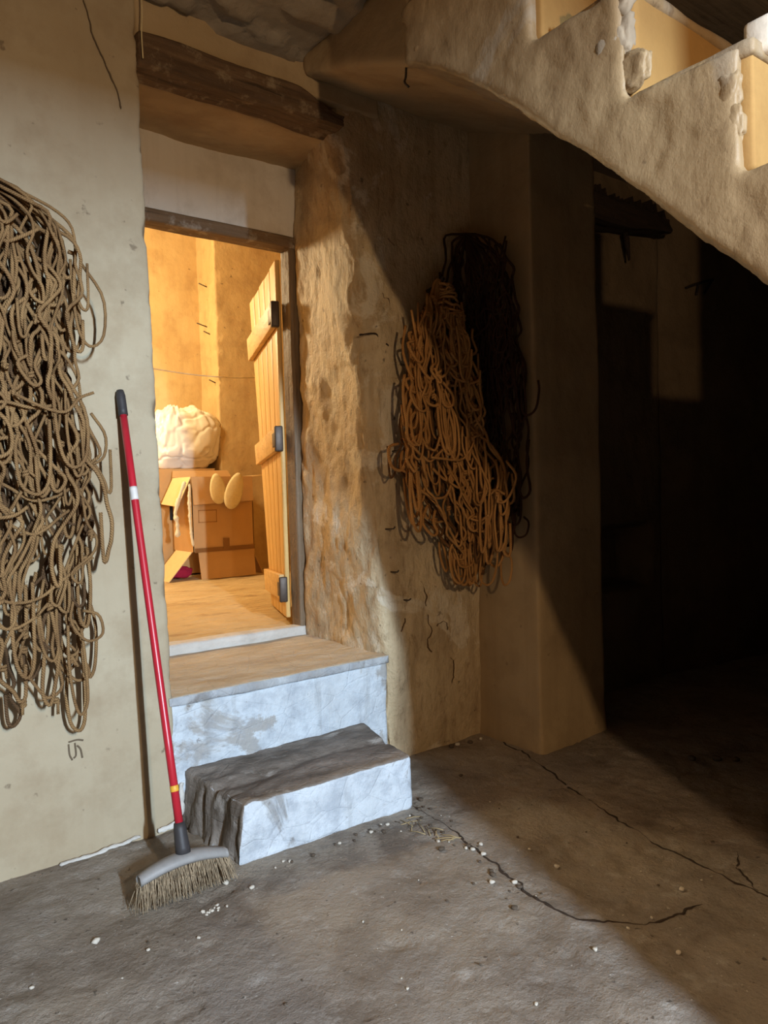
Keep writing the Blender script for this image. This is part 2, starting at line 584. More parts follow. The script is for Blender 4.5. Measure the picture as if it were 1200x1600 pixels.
def ribbon(name, pts, width, z, mat, parent, n=60, normal=(0, 0, 1), jag=0.4, seed=0, thick=0.003, gaps=False):
    """a thin raised or sunk strip following a polyline on a surface (closed, with thickness)"""
    P = smooth_path(pts, n)
    N = np.array(normal, float)
    T = np.gradient(P, axis=0)
    S = np.cross(T, N)
    S /= np.linalg.norm(S, axis=1)[:, None] + 1e-12
    wob = fbm(P, 22, 3, seed)[:, None] * 0.012 * jag
    P = P + S * wob
    w = width * (0.55 + 0.9 * np.abs(fbm(P, 30, 2, seed + 5)))[:, None]
    if gaps:
        w = w * (0.06 + 0.94 * sstep(-0.20, 0.12, fbm(P, 7, 3, seed + 9)))[:, None]
    w[0] *= 0.2
    w[-1] *= 0.2
    a, b = P - S * w / 2, P + S * w / 2
    off = N * thick
    V = np.vstack([a + off, b + off, a - off, b - off])
    Fc = []
    for i in range(n - 1):
        Fc.append((i, i + 1, n + i + 1, n + i))
        Fc.append((2 * n + i, 3 * n + i, 3 * n + i + 1, 2 * n + i + 1))
        Fc.append((i, 2 * n + i, 2 * n + i + 1, i + 1))
        Fc.append((n + i, n + i + 1, 3 * n + i + 1, 3 * n + i))
    return link(name, mesh(name, V, Fc), mat, parent)


# ================================================================== THE SETTING
def floor_h(x, y):
    P = np.stack([np.ravel(x), np.ravel(y), np.zeros(np.size(x))], 1)
    h = fbm(P, 1.2, 3, 1) * 0.012 + fbm(P, 7, 4, 2) * 0.007 + fbm(P, 30, 2, 4) * 0.002
    h = h - sstep(0.04, 0.10, fbm(P, 3.1, 5, 8, 0.6)) * 0.006 - sstep(0.30, 0.42, fbm(P, 13, 3, 9)) * 0.006
    return h


def grid_sheet(name, xs, ys, hfun, mat, thick=0.06):
    X, Y = np.meshgrid(xs, ys, indexing='ij')
    H = hfun(X, Y).reshape(-1)
    V = np.stack([X.ravel(), Y.ravel(), H], 1)
    nx, ny = len(xs), len(ys)
    idx = np.arange(nx * ny).reshape(nx, ny)
    q = np.stack([idx[:-1, :-1], idx[1:, :-1], idx[1:, 1:], idx[:-1, 1:]], -1).reshape(-1, 4)
    return link(name, mesh(name, V, q.tolist()), mat)


fl = struct(grid_sheet('floor', np.concatenate([np.arange(-2.6, -0.8, 0.05), np.arange(-0.8, 2.2, 0.015), np.arange(2.2, 4.5, 0.05)]),
                       np.concatenate([np.arange(-3.9, -1.8, 0.05), np.arange(-1.8, 0.0, 0.015), np.arange(0.0, 0.3, 0.04)]), floor_h, 'floor'))


def on_floor(pts, dz=0.0):
    out = []
    for p in pts:
        out.append((p[0], p[1], float(floor_h(np.array([p[0]]), np.array([p[1]]))[0]) + dz))
    return out


crack1 = [(1.561, 0.003), (1.5, -0.223), (1.426, -0.476), (1.312, -0.734), (1.233, -0.967), (1.193, -1.097), (1.15, -1.266), (1.13, -1.405), (1.116, -1.565), (1.10, -1.8)]
crack2 = [(0.758, -0.384), (0.73, -0.599), (0.684, -0.809), (0.644, -0.991), (0.598, -1.183), (0.617, -1.302), (0.671, -1.367), (0.731, -1.425), (0.842, -1.452), (0.939, -1.472)]
crack3 = [(1.307, -1.373), (1.22, -1.42), (1.17, -1.464), (1.118, -1.537)]
crack4 = [(1.05, -0.32), (1.0, -0.55), (0.93, -0.8), (0.9, -1.05)]


def dense(pts, k=12):
    P = smooth_path([(p[0], p[1], 0) for p in pts], k * len(pts))
    P[:, 2] = floor_h(P[:, 0], P[:, 1])
    return P


for i, (c, w) in enumerate(((crack1, 0.011), (crack2, 0.010), (crack3, 0.009))):
    ribbon('crack', dense(c), w, 0, 'crackdirt', fl, n=200, jag=1.6, seed=i, thick=0.0016, gaps=True)

# --- left wall: thick plastered wall left of the door opening
def wl_disp(co, n):
    h = fbm(co, 1.1, 3, 5) * 0.010 + fbm(co, 6, 3, 6) * 0.003
    out = co + n * h[:, None]
    edge = sstep(0.10, 0.0, np.abs(co[:, 0] + 0.02)) * sstep(0.06, 0.0, np.abs(co[:, 1]))
    chip = np.maximum(0, fbm(co, 16, 3, 7)) * 0.03
    out[:, 0] -= edge * chip * 0.6
    out[:, 1] += edge * chip * 0.6
    # the edge leans a little: further left at the top
    out[:, 0] -= sstep(-0.6, 0.0, co[:, 0]) * (co[:, 2] - 0.5) * 0.014
    return out


wl = struct(solid('wall_left', [box_vf(-2.65, -0.01, 0.0, 0.66, -0.03, 2.97)], 0.021, wl_disp, 'wall'))

# --- wall right of the opening, with its broken, bulging reveal
def wb_disp(co, n):
    rev = sstep(0.35, 0.0, np.abs(co[:, 0] - 0.95))            # near the reveal
    out = co.copy()
    lean = np.interp(co[:, 2], [0, 0.5, 1.1, 1.85, 2.4, 2.7, 3.0], [0.0, -0.012, -0.04, -0.075, -0.11, -0.175, -0.22])
    front = sstep(0.62, 0.0, co[:, 1])
    out[:, 0] += rev * lean * front
    a = 0.010 + 0.026 * rev
    h = fbm(co, (7, 7, 3.2), 4, 9) * a + fbm(co, (26, 26, 11), 3, 12) * 0.010 * rev + fbm(co, 14, 3, 14) * 0.005
    # fallen plaster: flakes with edges
    fl_ = sstep(0.10, 0.16, fbm(co, (3.4, 3.4, 2.2), 4, 15)) * 0.016 * sstep(1.0, 0.9, co[:, 0])
    out += n * (h - fl_)[:, None]
    # rounded front corner
    c = sstep(0.10, 0.0, np.abs(co[:, 0] - 0.95)) * sstep(0.10, 0.0, np.abs(co[:, 1]))
    out[:, 0] += c * 0.022
    out[:, 1] += c * 0.022
    # a small niche low in the dark part
    ni = sstep(2.5, 2.56, co[:, 0]) * sstep(3.0, 2.94, co[:, 0]) * sstep(0.56, 0.62, co[:, 2]) * sstep(0.96, 0.9, co[:, 2]) * sstep(0.2, 0.1, co[:, 1])
    out[:, 1] += ni * 0.2
    return out


wb = struct(solid('wall_back', [box_vf(0.95, 2.0, 0.0, 0.66, -0.03, 2.97)], 0.016, wb_disp, 'wall_rough'))
struct(solid('wall_alcove', [box_vf(1.98, 3.12, 0.01, 0.5, -0.03, 2.97)], 0.02, wb_disp, 'shadewall'))  # continues wall_back; its shade is painted as darker plaster

# --- pier that carries the stair
def pier_disp(co, n):
    h = fbm(co, 2.2, 3, 17) * 0.012 + fbm(co, 11, 3, 18) * 0.004
    out = co + n * h[:, None]
    foot = sstep(0.16, 0.0, co[:, 2])
    out += n * (foot * 0.012)[:, None]
    return out


struct(solid('wall_pier', [box_vf(1.53, 2.0, -0.375, 0.06, -0.03, 2.95)], 0.016, pier_disp, 'pier'))

# --- wall above the opening: plaster over the beam, soffit, and the white panel over the door
top_poly = [(0.0, 2.785), (0.0, 2.97), (0.80, 2.97), (0.80, 2.79), (0.62, 2.79), (0.13, 2.705), (0.13, 2.785)]
struct(solid('wall_top', [prism_vf(top_poly, 'x', -0.06, 1.0)], 0.016, rough_disp(0.016, 5, 19, 4, 0.003), 'soffit'))
struct(solid('wall_door_panel', [box_vf(-0.05, 1.0, 0.655, 0.80, 2.45, 2.83)], 0.016, rough_disp(0.006, 3, 21, 3, 0.001), 'panel'))

# --- right of the pier: receding wall, then the wall on the right
def slab_wall(name, p0, p1, z0, z1, t, voxel, disp, mat):
    a, b = Vector((p0[0], p0[1])), Vector((p1[0], p1[1]))
    d = (b - a).normalized()
    nrm = Vector((-d.y, d.x)) * t
    poly = [tuple(a), tuple(b), tuple(b + nrm), tuple(a + nrm)]
    return struct(solid(name, [prism_vf(poly, 'z', z0, z1)], voxel, disp, mat))


slab_wall('wall_right', (3.02, 0.05), (4.5, -0.22), -0.03, 2.97, 0.3, 0.03, rough_disp(0.02, 4, 23, 4, 0.004), 'shadewall')
slab_wall('wall_far_right', (4.42, -0.1), (4.42, -3.95), -0.03, 2.97, 0.2, 0.06, None, 'shadewall')
slab_wall('wall_outer_left', (-2.6, -3.95), (-2.6, 0.1), -0.03, 2.97, 0.2, 0.06, None, 'shadewall')
# unseen wall added beside the lower flight to keep bulb light off wall_right
slab_wall('wall_light_block', (1.08, -3.9), (1.08, -2.06), -0.03, 2.93, -0.14, 0.05, None, 'shadewall')
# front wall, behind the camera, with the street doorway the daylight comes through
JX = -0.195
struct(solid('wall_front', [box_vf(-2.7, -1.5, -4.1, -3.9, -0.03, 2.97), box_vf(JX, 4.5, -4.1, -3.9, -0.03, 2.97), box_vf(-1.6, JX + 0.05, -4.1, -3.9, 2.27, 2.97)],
             0.05, None, 'shadewall'))

# --- ceiling: plaster on the left, boards on the right of the stairwell
def ceil_disp(co, n):
    h = fbm(co, 3, 4, 27) * 0.02 + sstep(0.05, 0.12, fbm(co, (2.6, 5, 1), 4, 28)) * 0.03
    return co + n * h[:, None]


struct(solid('ceiling', [box_vf(-2.7, 0.64, -1.02, 0.1, 2.93, 3.05), box_vf(-2.7, 0.30, -4.0, -1.0, 2.93, 3.05)], 0.022, ceil_disp, 'ceiling'))
cb = bpy.data.objects.new('ceiling_boards', None)
COL.objects.link(cb)
struct(cb)
for i in range(9):
    y0 = -3.9 + i * 0.44
    o = bev_box('board', 1.0, 4.5, y0 + 0.006, y0 + 0.434, 2.93 + 0.004 * (i % 2), 3.0, 'boards', cb, 0.006)

# ================================================================== STORE ROOM behind the door
store_h = lambda X, Y: fbm(np.stack([X.ravel(), Y.ravel(), X.ravel() * 0], 1), (2.5, 4, 1), 4, 33) * 0.02 + 0.497
struct(grid_sheet('floor_storeroom', np.arange(-1.1, 3.3, 0.03), np.arange(0.70, 4.1, 0.03), store_h, 'store_floor'))
struct(solid('wall_storeroom_back', [box_vf(-1.2, 2.2, 3.95, 4.15, 0.4, 3.9)], 0.035, rough_disp(0.012, 3, 35, 3, 0.002), 'store'))


def pil_disp(co, n):
    out = co + n * (fbm(co, 3, 3, 36) * 0.010)[:, None]
    e = sstep(0.08, 0.0, np.abs(co[:, 0] - 1.89)) * sstep(0.08, 0.0, np.abs(co[:, 1] - 3.6))
    ch = np.maximum(0, fbm(co, 18, 3, 37)) * 0.05 * e
    out[:, 0] += ch
    out[:, 1] += ch * 0.5
    return out


struct(solid('wall_storeroom_pier', [box_vf(1.89, 3.3, 3.6, 4.1, 0.4, 3.9)], 0.025, pil_disp, 'store'))
struct(bev_box('wall_storeroom_left', -1.3, -1.1, 0.6, 4.15, 0.4, 3.9, 'store'))
struct(bev_box('wall_storeroom_right', 3.2, 3.4, 0.6, 4.15, 0.4, 3.9, 'store'))
struct(bev_box('wall_storeroom_near', -1.3, -0.02, 0.664, 0.78, 0.4, 3.9, 'store'))
struct(bev_box('wall_storeroom_front', 1.0, 3.4, 0.664, 0.78, 0.4, 3.9, 'store'))
struct(bev_box('wall_storeroom_over', -0.05, 1.02, 0.72, 0.80, 2.84, 3.9, 'store'))
struct(bev_box('ceiling_storeroom', -1.3, 3.4, 0.6, 4.15, 3.88, 4.0, 'store'))

# ================================================================== DOOR
door = bpy.data.objects.new('door_1', None)
COL.objects.link(door)
door.location = (0.94, 0.70, 0.5)
struct(door)
DL = (0.94, 0.70, 0.5)


def dpart(o):
    local(o, DL)
    return o


dpart(solid('header', [box_vf(-0.04, 1.0, 0.645, 0.76, 2.405, 2.462)], 0.009, rough_disp(0.006, (3, 20, 20), 41, 3), 'header', door))
dpart(solid('jamb', [box_vf(0.925, 0.992, 0.665, 0.76, 0.50, 2.42)], 0.010, rough_disp(0.004, (20, 20, 3), 42, 3), 'frame', door))
dpart(solid('jamb', [box_vf(-0.03, 0.03, 0.665, 0.76, 0.50, 2.42)], 0.012, rough_disp(0.004, (20, 20, 3), 43, 3), 'frame', door))
dpart(solid('threshold', [box_vf(-0.03, 0.99, 0.655, 0.76, 0.44, 0.517)], 0.010, rough_disp(0.010, (4, 14, 14), 44, 4), 'white_plaster', door))
# leaf: built flat along +u from the hinge, then swung open and sagging a little
leaf_u = Vector((0.265, 0.715, 0)).normalized()
leaf_n = Vector((-leaf_u.y, leaf_u.x, 0))           # towards the left / the lamp
hinge = Vector((0.935, 0.775, 0))


def leaf_box(name, u0, u1, n0, n1, z0, z1, mat, bev=0.003, skew=0.0):
    o = bev_box(name, u0, u1, n0, n1, z0, z1, mat, door, bev)
    co, _ = get_co(o.data)
    z = co[:, 2] - 0.0
    u = co[:, 0]
    out = np.zeros_like(co)
    sag = -0.045 * u / 0.76                                    # the free edge hangs lower
    tip = (1.4 - z) * 0.045 * u / 0.76                         # and leans: further right at the foot
    for a in range(3):
        out[:, a] = hinge[a] + leaf_u[a] * u + leaf_n[a] * (co[:, 1])
    out[:, 0] += tip
    out[:, 2] = z + sag + skew * u
    set_co(o.data, out)
    local(o, DL)
    return o


w = 0.76 / 5
for i in range(5):
    leaf_box('plank', i * w + 0.0045, (i + 1) * w - 0.0045, 0.0, 0.026, 0.545, 2.385 - 0.006 * (i % 2), 'plank', 0.007)
for z0, h in ((2.04, 0.13), (1.41, 0.12), (0.64, 0.13)):
    leaf_box('ledge', 0.02, 0.775, 0.027, 0.055, z0, z0 + h, 'ledge', 0.004)
for z0 in (2.06, 1.43, 0.66):
    leaf_box('hinge', -0.035, 0.05, 0.054, 0.062, z0, z0 + 0.07, 'iron', 0.002)
    leaf_box('hinge_pin', -0.045, -0.02, 0.02, 0.062, z0 - 0.03, z0 + 0.10, 'iron', 0.006)

# ================================================================== BEAM over the opening
def beam_disp(co, n):
    t = (co[:, 0] + 0.03) / 0.82
    out = co + n * (fbm(co, (3, 16, 16), 4, 51) * 0.014 + fbm(co, (9, 40, 40), 2, 52) * 0.004)[:, None]
    out[:, 2] += np.sin(t * 3.0) * 0.006
    taper = sstep(0.72, 1.0, t)
    out[:, 2] = out[:, 2] * (1 - taper * 0.6) + 2.70 * taper * 0.6
    return out


bo = solid('lintel_beam', [box_vf(-0.055, 0.80, -0.022, 0.125, 2.695, 2.80)], 0.010, beam_disp, 'beam')
tag(bo, 'dark weathered wooden lintel beam flecked with plaster above the door opening', 'beam')

# ================================================================== STEPS
def sill_disp(co, n):
    out = co + n * (fbm(co, 4, 4, 61) * 0.010 + fbm(co, 20, 3, 62) * 0.004)[:, None]
    return out


sill = thing('sill_step', 'upper step filling the thick door opening, blue-white riser and sandy tread', 'step', (0.46, 0.0, 0.0))
o = solid('riser_block', [box_vf(-0.03, 0.965, 0.004, 0.66, 0.0, 0.445)], 0.013, sill_disp, 'sill', sill)
local(o, (0.46, 0, 0))
o = solid('tread_slab', [box_vf(-0.03, 0.962, -0.014, 0.665, 0.436, 0.472)], 0.010, rough_disp(0.007, (5, 12, 12), 63, 4), 'slab', sill)
local(o, (0.46, 0, 0))


def low_disp(co, n):
    out = co + n * (fbm(co, 4, 4, 65) * 0.016 + fbm(co, 19, 3, 66) * 0.006)[:, None]
    # worn hollow along the tread
    hol = sstep(0.15, 0.19, co[:, 2]) * np.exp(-((co[:, 1] + 0.20 + 0.02 * np.sin(co[:, 0] * 9)) / 0.03) ** 2) * 0.014
    out[:, 2] -= hol
    # broken left flank spreads at the foot
    l = sstep(0.22, 0.05, co[:, 0])
    out[:, 0] -= l * (0.2 - co[:, 2]) * 0.12 * (1 + fbm(co, (3, 26, 5), 3, 67))
    out += n * (l * fbm(co, (10, 30, 7), 3, 68) * 0.02)[:, None]
    out[:, 1] -= 0.03 * (co[:, 0] - 0.1) * sstep(0, -0.4, co[:, 1]) * 0.5
    return out


lo = solid('lower_step', [prism_vf([(0.055, -0.41), (0.735, -0.425), (0.83, 0.01), (0.03, 0.01)], 'z', -0.01, 0.196)], 0.011, low_disp, 'step')
tag(lo, 'low blue-white painted masonry step with worn grey tread, standing on the floor', 'step')

# ================================================================== STAIRCASE
# profile in (y, z): nosings at y = -1.68 + 0.235 k, treads 0.23 apart
RUN, RISE = 0.234, 0.228
stair = thing('staircase', 'plastered masonry staircase with ochre risers climbing across the upper right', 'staircase', (0.31, -1.9, 0.0))
SL = (0.31, -1.9, 0.0)


def spart(o):
    local(o, SL)
    return o


nos = []   # (y of riser face, z of tread above it)
for k in range(-8, 4):
    nos.append((-1.68 + RUN * k, 2.19 + RISE * k))
top_pts = []
for (y, z) in nos:                       # from the low end (near the camera) upwards
    top_pts.append((y, z - RISE))
    top_pts.append((y, z))
top_pts.append((-1.0, top_pts[-1][1]))
bottom = [(-1.0, 2.345), (-1.03, 2.334), (-1.14, 2.27), (-1.25, 2.19), (-1.35, 2.105), (-1.45, 2.018), (-1.61, 1.868), (-1.72, 1.765), (-1.965, 1.53), (-2.6, 0.92), (-3.4, 0.15), (-3.56, 0.0)]
lowy = top_pts[0][0]
poly = [(lowy, 0.0)] + top_pts[0:] + bottom
poly = [p for p in poly]


def stair_disp(co, n):
    out = co + n * (fbm(co, 2.5, 3, 71) * 0.010 + fbm(co, 14, 4, 72) * 0.006 - sstep(0.12, 0.17, fbm(co, 4.5, 4, 73)) * 0.0025)[:, None]
    return out


STAIR_R = 1.05
spart(solid('stair_body', [prism_vf(poly, 'x', 0.31, STAIR_R)], 0.011, stair_disp, 'stair', stair))
# landing: recessed face at x = 0.62, vaulted underside rising to the wall
land = [(-1.02, 2.345), (-0.84, 2.475), (-0.66, 2.60), (-0.45, 2.70), (-0.25, 2.78), (0.01, 2.87), (0.01, 2.945), (-1.02, 2.945)]
spart(solid('landing', [prism_vf(land, 'x', 0.625, 1.54)], 0.016, rough_disp(0.012, 4, 74, 4, 0.002), 'soffit', stair))
for i, (y, z) in enumerate(nos):
    if z < 0.6 or z > 3.0:
        continue
    spart(solid('riser', [box_vf(0.335, STAIR_R - 0.01, y - 0.016, y + 0.02, z - RISE + 0.012, z - 0.004)], 0.010, rough_disp(0.004, 6, 80 + i, 3), 'riser', stair))
    spart(solid('tread', [box_vf(0.325, STAIR_R - 0.005, y - 0.022, y + RUN - 0.02, z - 0.018, z + 0.012)], 0.011, rough_disp(0.005, 8, 100 + i, 3), 'stair', stair))


def lump(name, c, r, sq, mat, parent=None, origin=None, seed=0, amp=0.35, sub=3, rot=0.0):
    bm = bmesh.new()
    bmesh.ops.create_icosphere(bm, subdivisions=sub, radius=1.0)
    me = bpy.data.meshes.new(name)
    bm.to_mesh(me)
    bm.free()
    co, _ = get_co(me)
    n = co / np.linalg.norm(co, axis=1)[:, None]
    co = n * (1 + fbm(n, 1.6, 4, seed) * amp)[:, None]
    co = np.sign(co) * np.abs(co) ** 0.8
    co = co * np.array(sq) * r
    if rot:
        c_, s_ = math.cos(rot), math.sin(rot)
        co = np.stack([co[:, 0] * c_ - co[:, 1] * s_, co[:, 0] * s_ + co[:, 1] * c_, co[:, 2]], 1)
    if origin is None:
        set_co(me, co)
        o = link(name, me, mat, parent)
        o.location = c
    else:
        set_co(me, co + np.array(c) - np.array(origin))
        o = link(name, me, mat, parent)
    return o


# bare stones and broken plaster on the stringer edge
for i, (y, z, r, s) in enumerate([(-1.655, 2.10, 0.045, (0.5, 0.8, 1.0)), (-1.665, 2.185, 0.05, (0.5, 0.8, 0.9)), (-1.70, 2.02, 0.03, (0.5, 1, 1.2)), (-1.06, 2.42, 0.06, (0.4, 0.9, 1.4)),
                                  (-1.07, 2.52, 0.05, (0.4, 0.8, 1.1)), (-1.89, 1.90, 0.03, (0.6, 0.7, 1.3)), (-1.90, 1.83, 0.022, (0.7, 0.8, 1.6))]):
    lump('exposed_stone', (0.328, y, z), r, (s[0] * 0.75, s[1] * 1.2, s[2]), 'stone' if i < 2 else 'stair', stair, SL, 120 + i, 0.7, 4)
spart(bev_box('nosing_block', 0.36, 0.42, -1.955, -1.90, 1.955, 2.02, 'panel', stair, 0.01))
hk = tag(tube('ceiling_hook', smooth_path([(0.66, -0.60, 2.66), (0.655, -0.60, 2.60), (0.645, -0.605, 2.575), (0.66, -0.61, 2.56)], 14), 0.004, 'iron'),
         'small rusty hook poking from the underside of the stair landing', 'hook')

# ================================================================== ALCOVE right of the pier
al = thing('broken_lintel', 'dark splintered timber jutting from the wall under the stair, right of the pier', 'timber', (2.75, 0.0, 2.68))
AL = (2.75, 0.0, 2.68)


def lint_disp(co, n):
    out = co + n * (fbm(co, (5, 20, 20), 4, 131) * 0.022)[:, None]
    t = sstep(2.5, 3.1, co[:, 0])
    out[:, 2] = out[:, 2] + t * 0.06 * sstep(2.66, 2.58, co[:, 2])
    return out


o = solid('timber', [box_vf(2.2, 3.06, -0.12, 0.05, 2.60, 2.735)], 0.013, lint_disp, 'charred', al)
local(o, AL)
for i in range(13):
    x = 2.36 + i * 0.053
    h = 0.03 + 0.05 * random.random()
    v, f = prism_vf([(x - 0.022, 2.70), (x + 0.024, 2.70), (x + 0.008 * random.uniform(-1, 1), 2.735 + h)], 'y', -0.115 + 0.01 * (i % 3), -0.05)
    o = link('splinter', mesh('splinter', v, f), 'charred', al, smooth=False)
    local(o, AL)
tag(tube('hanging_peg', [(2.70, -0.05, 2.60), (2.70, -0.06, 2.545), (2.715, -0.062, 2.45)], [0.02, 0.016, 0.006], 'charred'),
    'short dark wooden peg hanging below the splintered timber', 'peg')


def wr_y(x):
    return 0.05 + (x - 3.02) * (-0.27 / 1.48)


arrow = bpy.data.objects['wall_right']
for a, b in [((3.36, 2.395), (3.60, 2.47)), ((3.36, 2.395), (3.50, 2.44)), ((3.60, 2.47), (3.52, 2.375)), ((3.47, 2.43), (3.45, 2.36))]:
    P = smooth_path([(a[0], wr_y(a[0]) - 0.014, a[1]), ((a[0] + b[0]) / 2, wr_y((a[0] + b[0]) / 2) - 0.016, (a[1] + b[1]) / 2 + 0.005), (b[0], wr_y(b[0]) - 0.014, b[1])], 8)
    tube('arrow_stroke', P, 0.008, 'pencil', arrow, 6)


# ================================================================== ROPE NETS
def lerp(pts, z):
    p = np.array(sorted(pts))
    return np.interp(z, p[:, 0], p[:, 1])


class NetSurface:
    """plan curve followed by a hanging net: s -> (x, y), with an outward direction"""
    def __init__(self, plan):
        self.P = np.array(plan, float)
        d = np.linalg.norm(np.diff(self.P, axis=0), axis=1)
        self.S = np.concatenate([[0], np.cumsum(d)])

    def at(self, s, out):
        x = np.interp(s, self.S, self.P[:, 0])
        y = np.interp(s, self.S, self.P[:, 1])
        e = 0.02
        tx = np.interp(s + e, self.S, self.P[:, 0]) - np.interp(s - e, self.S, self.P[:, 0])
        ty = np.interp(s + e, self.S, self.P[:, 1]) - np.interp(s - e, self.S, self.P[:, 1])
        L = np.hypot(tx, ty) + 1e-9
        nx, ny = ty / L, -tx / L            # outward: towards -y for a curve running +x
        return x + nx * out, y + ny * out


def build_net(root, origin, surf, left, right, top, bot, thick, n_strand, n_loop, n_cross, n_knot, rad, mat, mat2, rng):
    """left/right: lists of (z, s) that bound the bundle; thick: list of (z, how far it stands out)"""
    def pos(f, z, out):
        s = lerp(left, z) * (1 - f) + lerp(right, z) * f
        x, y = surf.at(s, out)
        return (x, y, z)

    def dep(z, f=None):
        t = lerp(thick, z)
        return rng.uniform(0.08, 1.0) ** 0.7 * t

    # long strands, tied to their neighbours at knots so that they open into long cells
    for i in range(n_strand):
        f = (i + rng.uniform(0.0, 1.0)) / n_strand
        z1 = top - abs(rng.normal(0, 0.10)) - 0.5 * rng.random() * (rng.random() < 0.45)
        z0 = max(bot + abs(rng.normal(0, 0.10)), z1 - rng.uniform(0.35, 1.3))
        k = int(max(6, (z1 - z0) / 0.05))
        pts = [pos(0.5, top + 0.02, 0.035)] if z1 > top - 0.22 else []
        lay = rng.random()
        base = (0.15 + 0.85 * lay) * lerp(thick, (z0 + z1) / 2)
        per = rng.uniform(0.16, 0.34)
        ph = rng.uniform(0, 6.28)
        amp = rng.uniform(0.004, 0.022)
        drift = 0.0
        for j in range(k + 1):
            z = z1 + (z0 - z1) * j / k
            drift = drift * 0.9 + rng.normal(0, 0.012)
            ff = np.clip(f + drift + amp * math.sin(6.283 * (z1 - z) / per + ph) / 0.6, 0.0, 1.0)
            o = np.clip(base + 0.015 * math.sin(6.283 * (z1 - z) / per * 1.3 + ph) + rng.normal(0, 0.008), 0.012, lerp(thick, z) * 1.05)
            if j < 3:                                   # tucked under the bundle at its upper end
                tk = (3 - j) / 3
                ff = ff + (0.5 - ff) * 0.35 * tk
                o = o * (1 - 0.7 * tk) + 0.012 * tk
            pts.append(pos(ff, z + rng.normal(0, 0.006), o))
        x, y, z = pts[-1]
        sg = rng.choice([-1, 1])
        d = rng.uniform(0.015, 0.05)
        pts += [(x + sg * d * 0.5, y, z - 0.035), (x + sg * d, y - 0.004, z - 0.02), (x + sg * d * 1.1, y, z + rng.uniform(0.03, 0.12))]
        m = mat if lay > 0.48 else mat2  # deeper strands get the darker copy, shade painted by depth
        rope_obj('rope', smooth_path(pts, 3 * len(pts)), rad * rng.uniform(0.75, 1.15), m, root, origin)
    # drooping loops
    for i in range(n_loop):
        z = rng.uniform(bot + 0.10, top - 0.06)
        f = rng.uniform(0.0, 1.0)
        if rng.random() < 0.45:
            f = rng.choice([rng.uniform(0.0, 0.1), rng.uniform(0.85, 1.0)])
        Lp = rng.uniform(0.07, 0.30)
        Lp = min(Lp, z - bot + 0.02)
        o = dep(z)
        x, y, _ = pos(f, z, o)
        x2, y2, _ = pos(f, z, min(o + 0.02, lerp(thick, z) * 1.1))
        wd = rng.uniform(0.02, 0.10) * rng.choice([-1, 1])
        tx, ty = surf.at(lerp(left, z) * (1 - f) + lerp(right, z) * f + 0.05, o)
        ux, uy = (tx - x), (ty - y)
        Ln = math.hypot(ux, uy) + 1e-9
        ux, uy = ux / Ln, uy / Ln
        q = lambda a, dz, oo=0.0: (x + ux * a + (x2 - x) * oo, y + uy * a + (y2 - y) * oo, z + dz)
        tw = rng.normal(0, 0.012)
        pts = [q(0, 0), q(tw, -Lp * 0.45, 0.5), q(wd * 0.15, -Lp * 0.85, 1), q(wd * 0.5, -Lp, 1.2), q(wd * 0.95, -Lp * 0.85, 1), q(wd + tw, -Lp * 0.4, 0.4), q(wd * rng.uniform(0.2, 1.0), rng.uniform(-0.05, 0.04), 0)]
        rope_obj('rope', smooth_path(pts, 22), rad * rng.uniform(0.8, 1.1), mat, root, origin)
    # ropes lying across the bundle
    for i in range(n_cross):
        z = rng.uniform(bot + 0.12, top - 0.08)
        f0 = rng.uniform(-0.02, 0.75)
        f1 = min(1.03, f0 + rng.uniform(0.12, 0.5))
        o = lerp(thick, z) * rng.uniform(0.75, 1.08)
        sag = rng.uniform(0.0, 0.09)
        sl = rng.normal(0, 0.06)
        pts = []
        for j in range(6):
            t = j / 5
            pts.append(pos(f0 + (f1 - f0) * t, z + sl * t - sag * math.sin(math.pi * t) + rng.normal(0, 0.008), o + rng.normal(0, 0.006)))
        rope_obj('rope', smooth_path(pts, 20), rad * rng.uniform(0.85, 1.1), mat, root, origin)
    # knots where strands are tied
    for i in range(n_knot):
        z = rng.uniform(bot + 0.08, top - 0.05)
        p = pos(rng.uniform(0, 1), z, lerp(thick, z) * rng.uniform(0.7, 1.03))
        a0 = rng.uniform(0, 6.28)
        tl = rng.uniform(-0.5, 0.5)
        th = np.linspace(0, 4.2 * math.pi, 26)
        R_ = rad * 1.15
        P = np.stack([p[0] + R_ * np.cos(th + a0), p[1] + R_ * np.sin(th + a0) * 0.9, p[2] + (th / th[-1] - 0.5) * rad * 3.4 + tl * R_ * np.cos(th)], 1)
        tail = P[-1] + np.array([rng.normal(0, 0.015), -0.004, -rng.uniform(0.02, 0.05)])
        P = np.vstack([P, (P[-1] + tail) / 2, tail])
        rope_obj('knot', P, rad * 0.85, mat, root, origin, 5)


rng = np.random.default_rng(5)
NL = (-0.6, -0.05, 0.42)
netL = thing('rope_net', 'large grey-brown hemp rope net hanging on the wall left of the broom', 'net', NL)
surfL = NetSurface([(-1.15, -0.02), (-0.20, -0.02)])           # s = x + 1.15
rightL = [(2.26, 0.58), (2.20, 0.64), (2.15, 0.74), (2.08, 0.80), (1.95, 0.82), (1.83, 0.83), (1.74, 0.79), (1.56, 0.81), (1.38, 0.84), (1.25, 0.89), (1.04, 0.88), (0.945, 0.81), (0.82, 0.80), (0.60, 0.84), (0.43, 0.85)]
leftL = [(2.26, 0.30), (2.1, 0.2), (1.8, 0.08), (1.2, 0.02), (0.4, 0.06)]
thickL = [(2.26, 0.08), (2.1, 0.16), (1.8, 0.19), (1.2, 0.19), (0.7, 0.13), (0.43, 0.06)]
build_net(netL, NL, surfL, leftL, rightL, 2.24, 0.42, thickL, 165, 80, 30, 60, 0.0058, 'rope', 'rope_shade', rng)
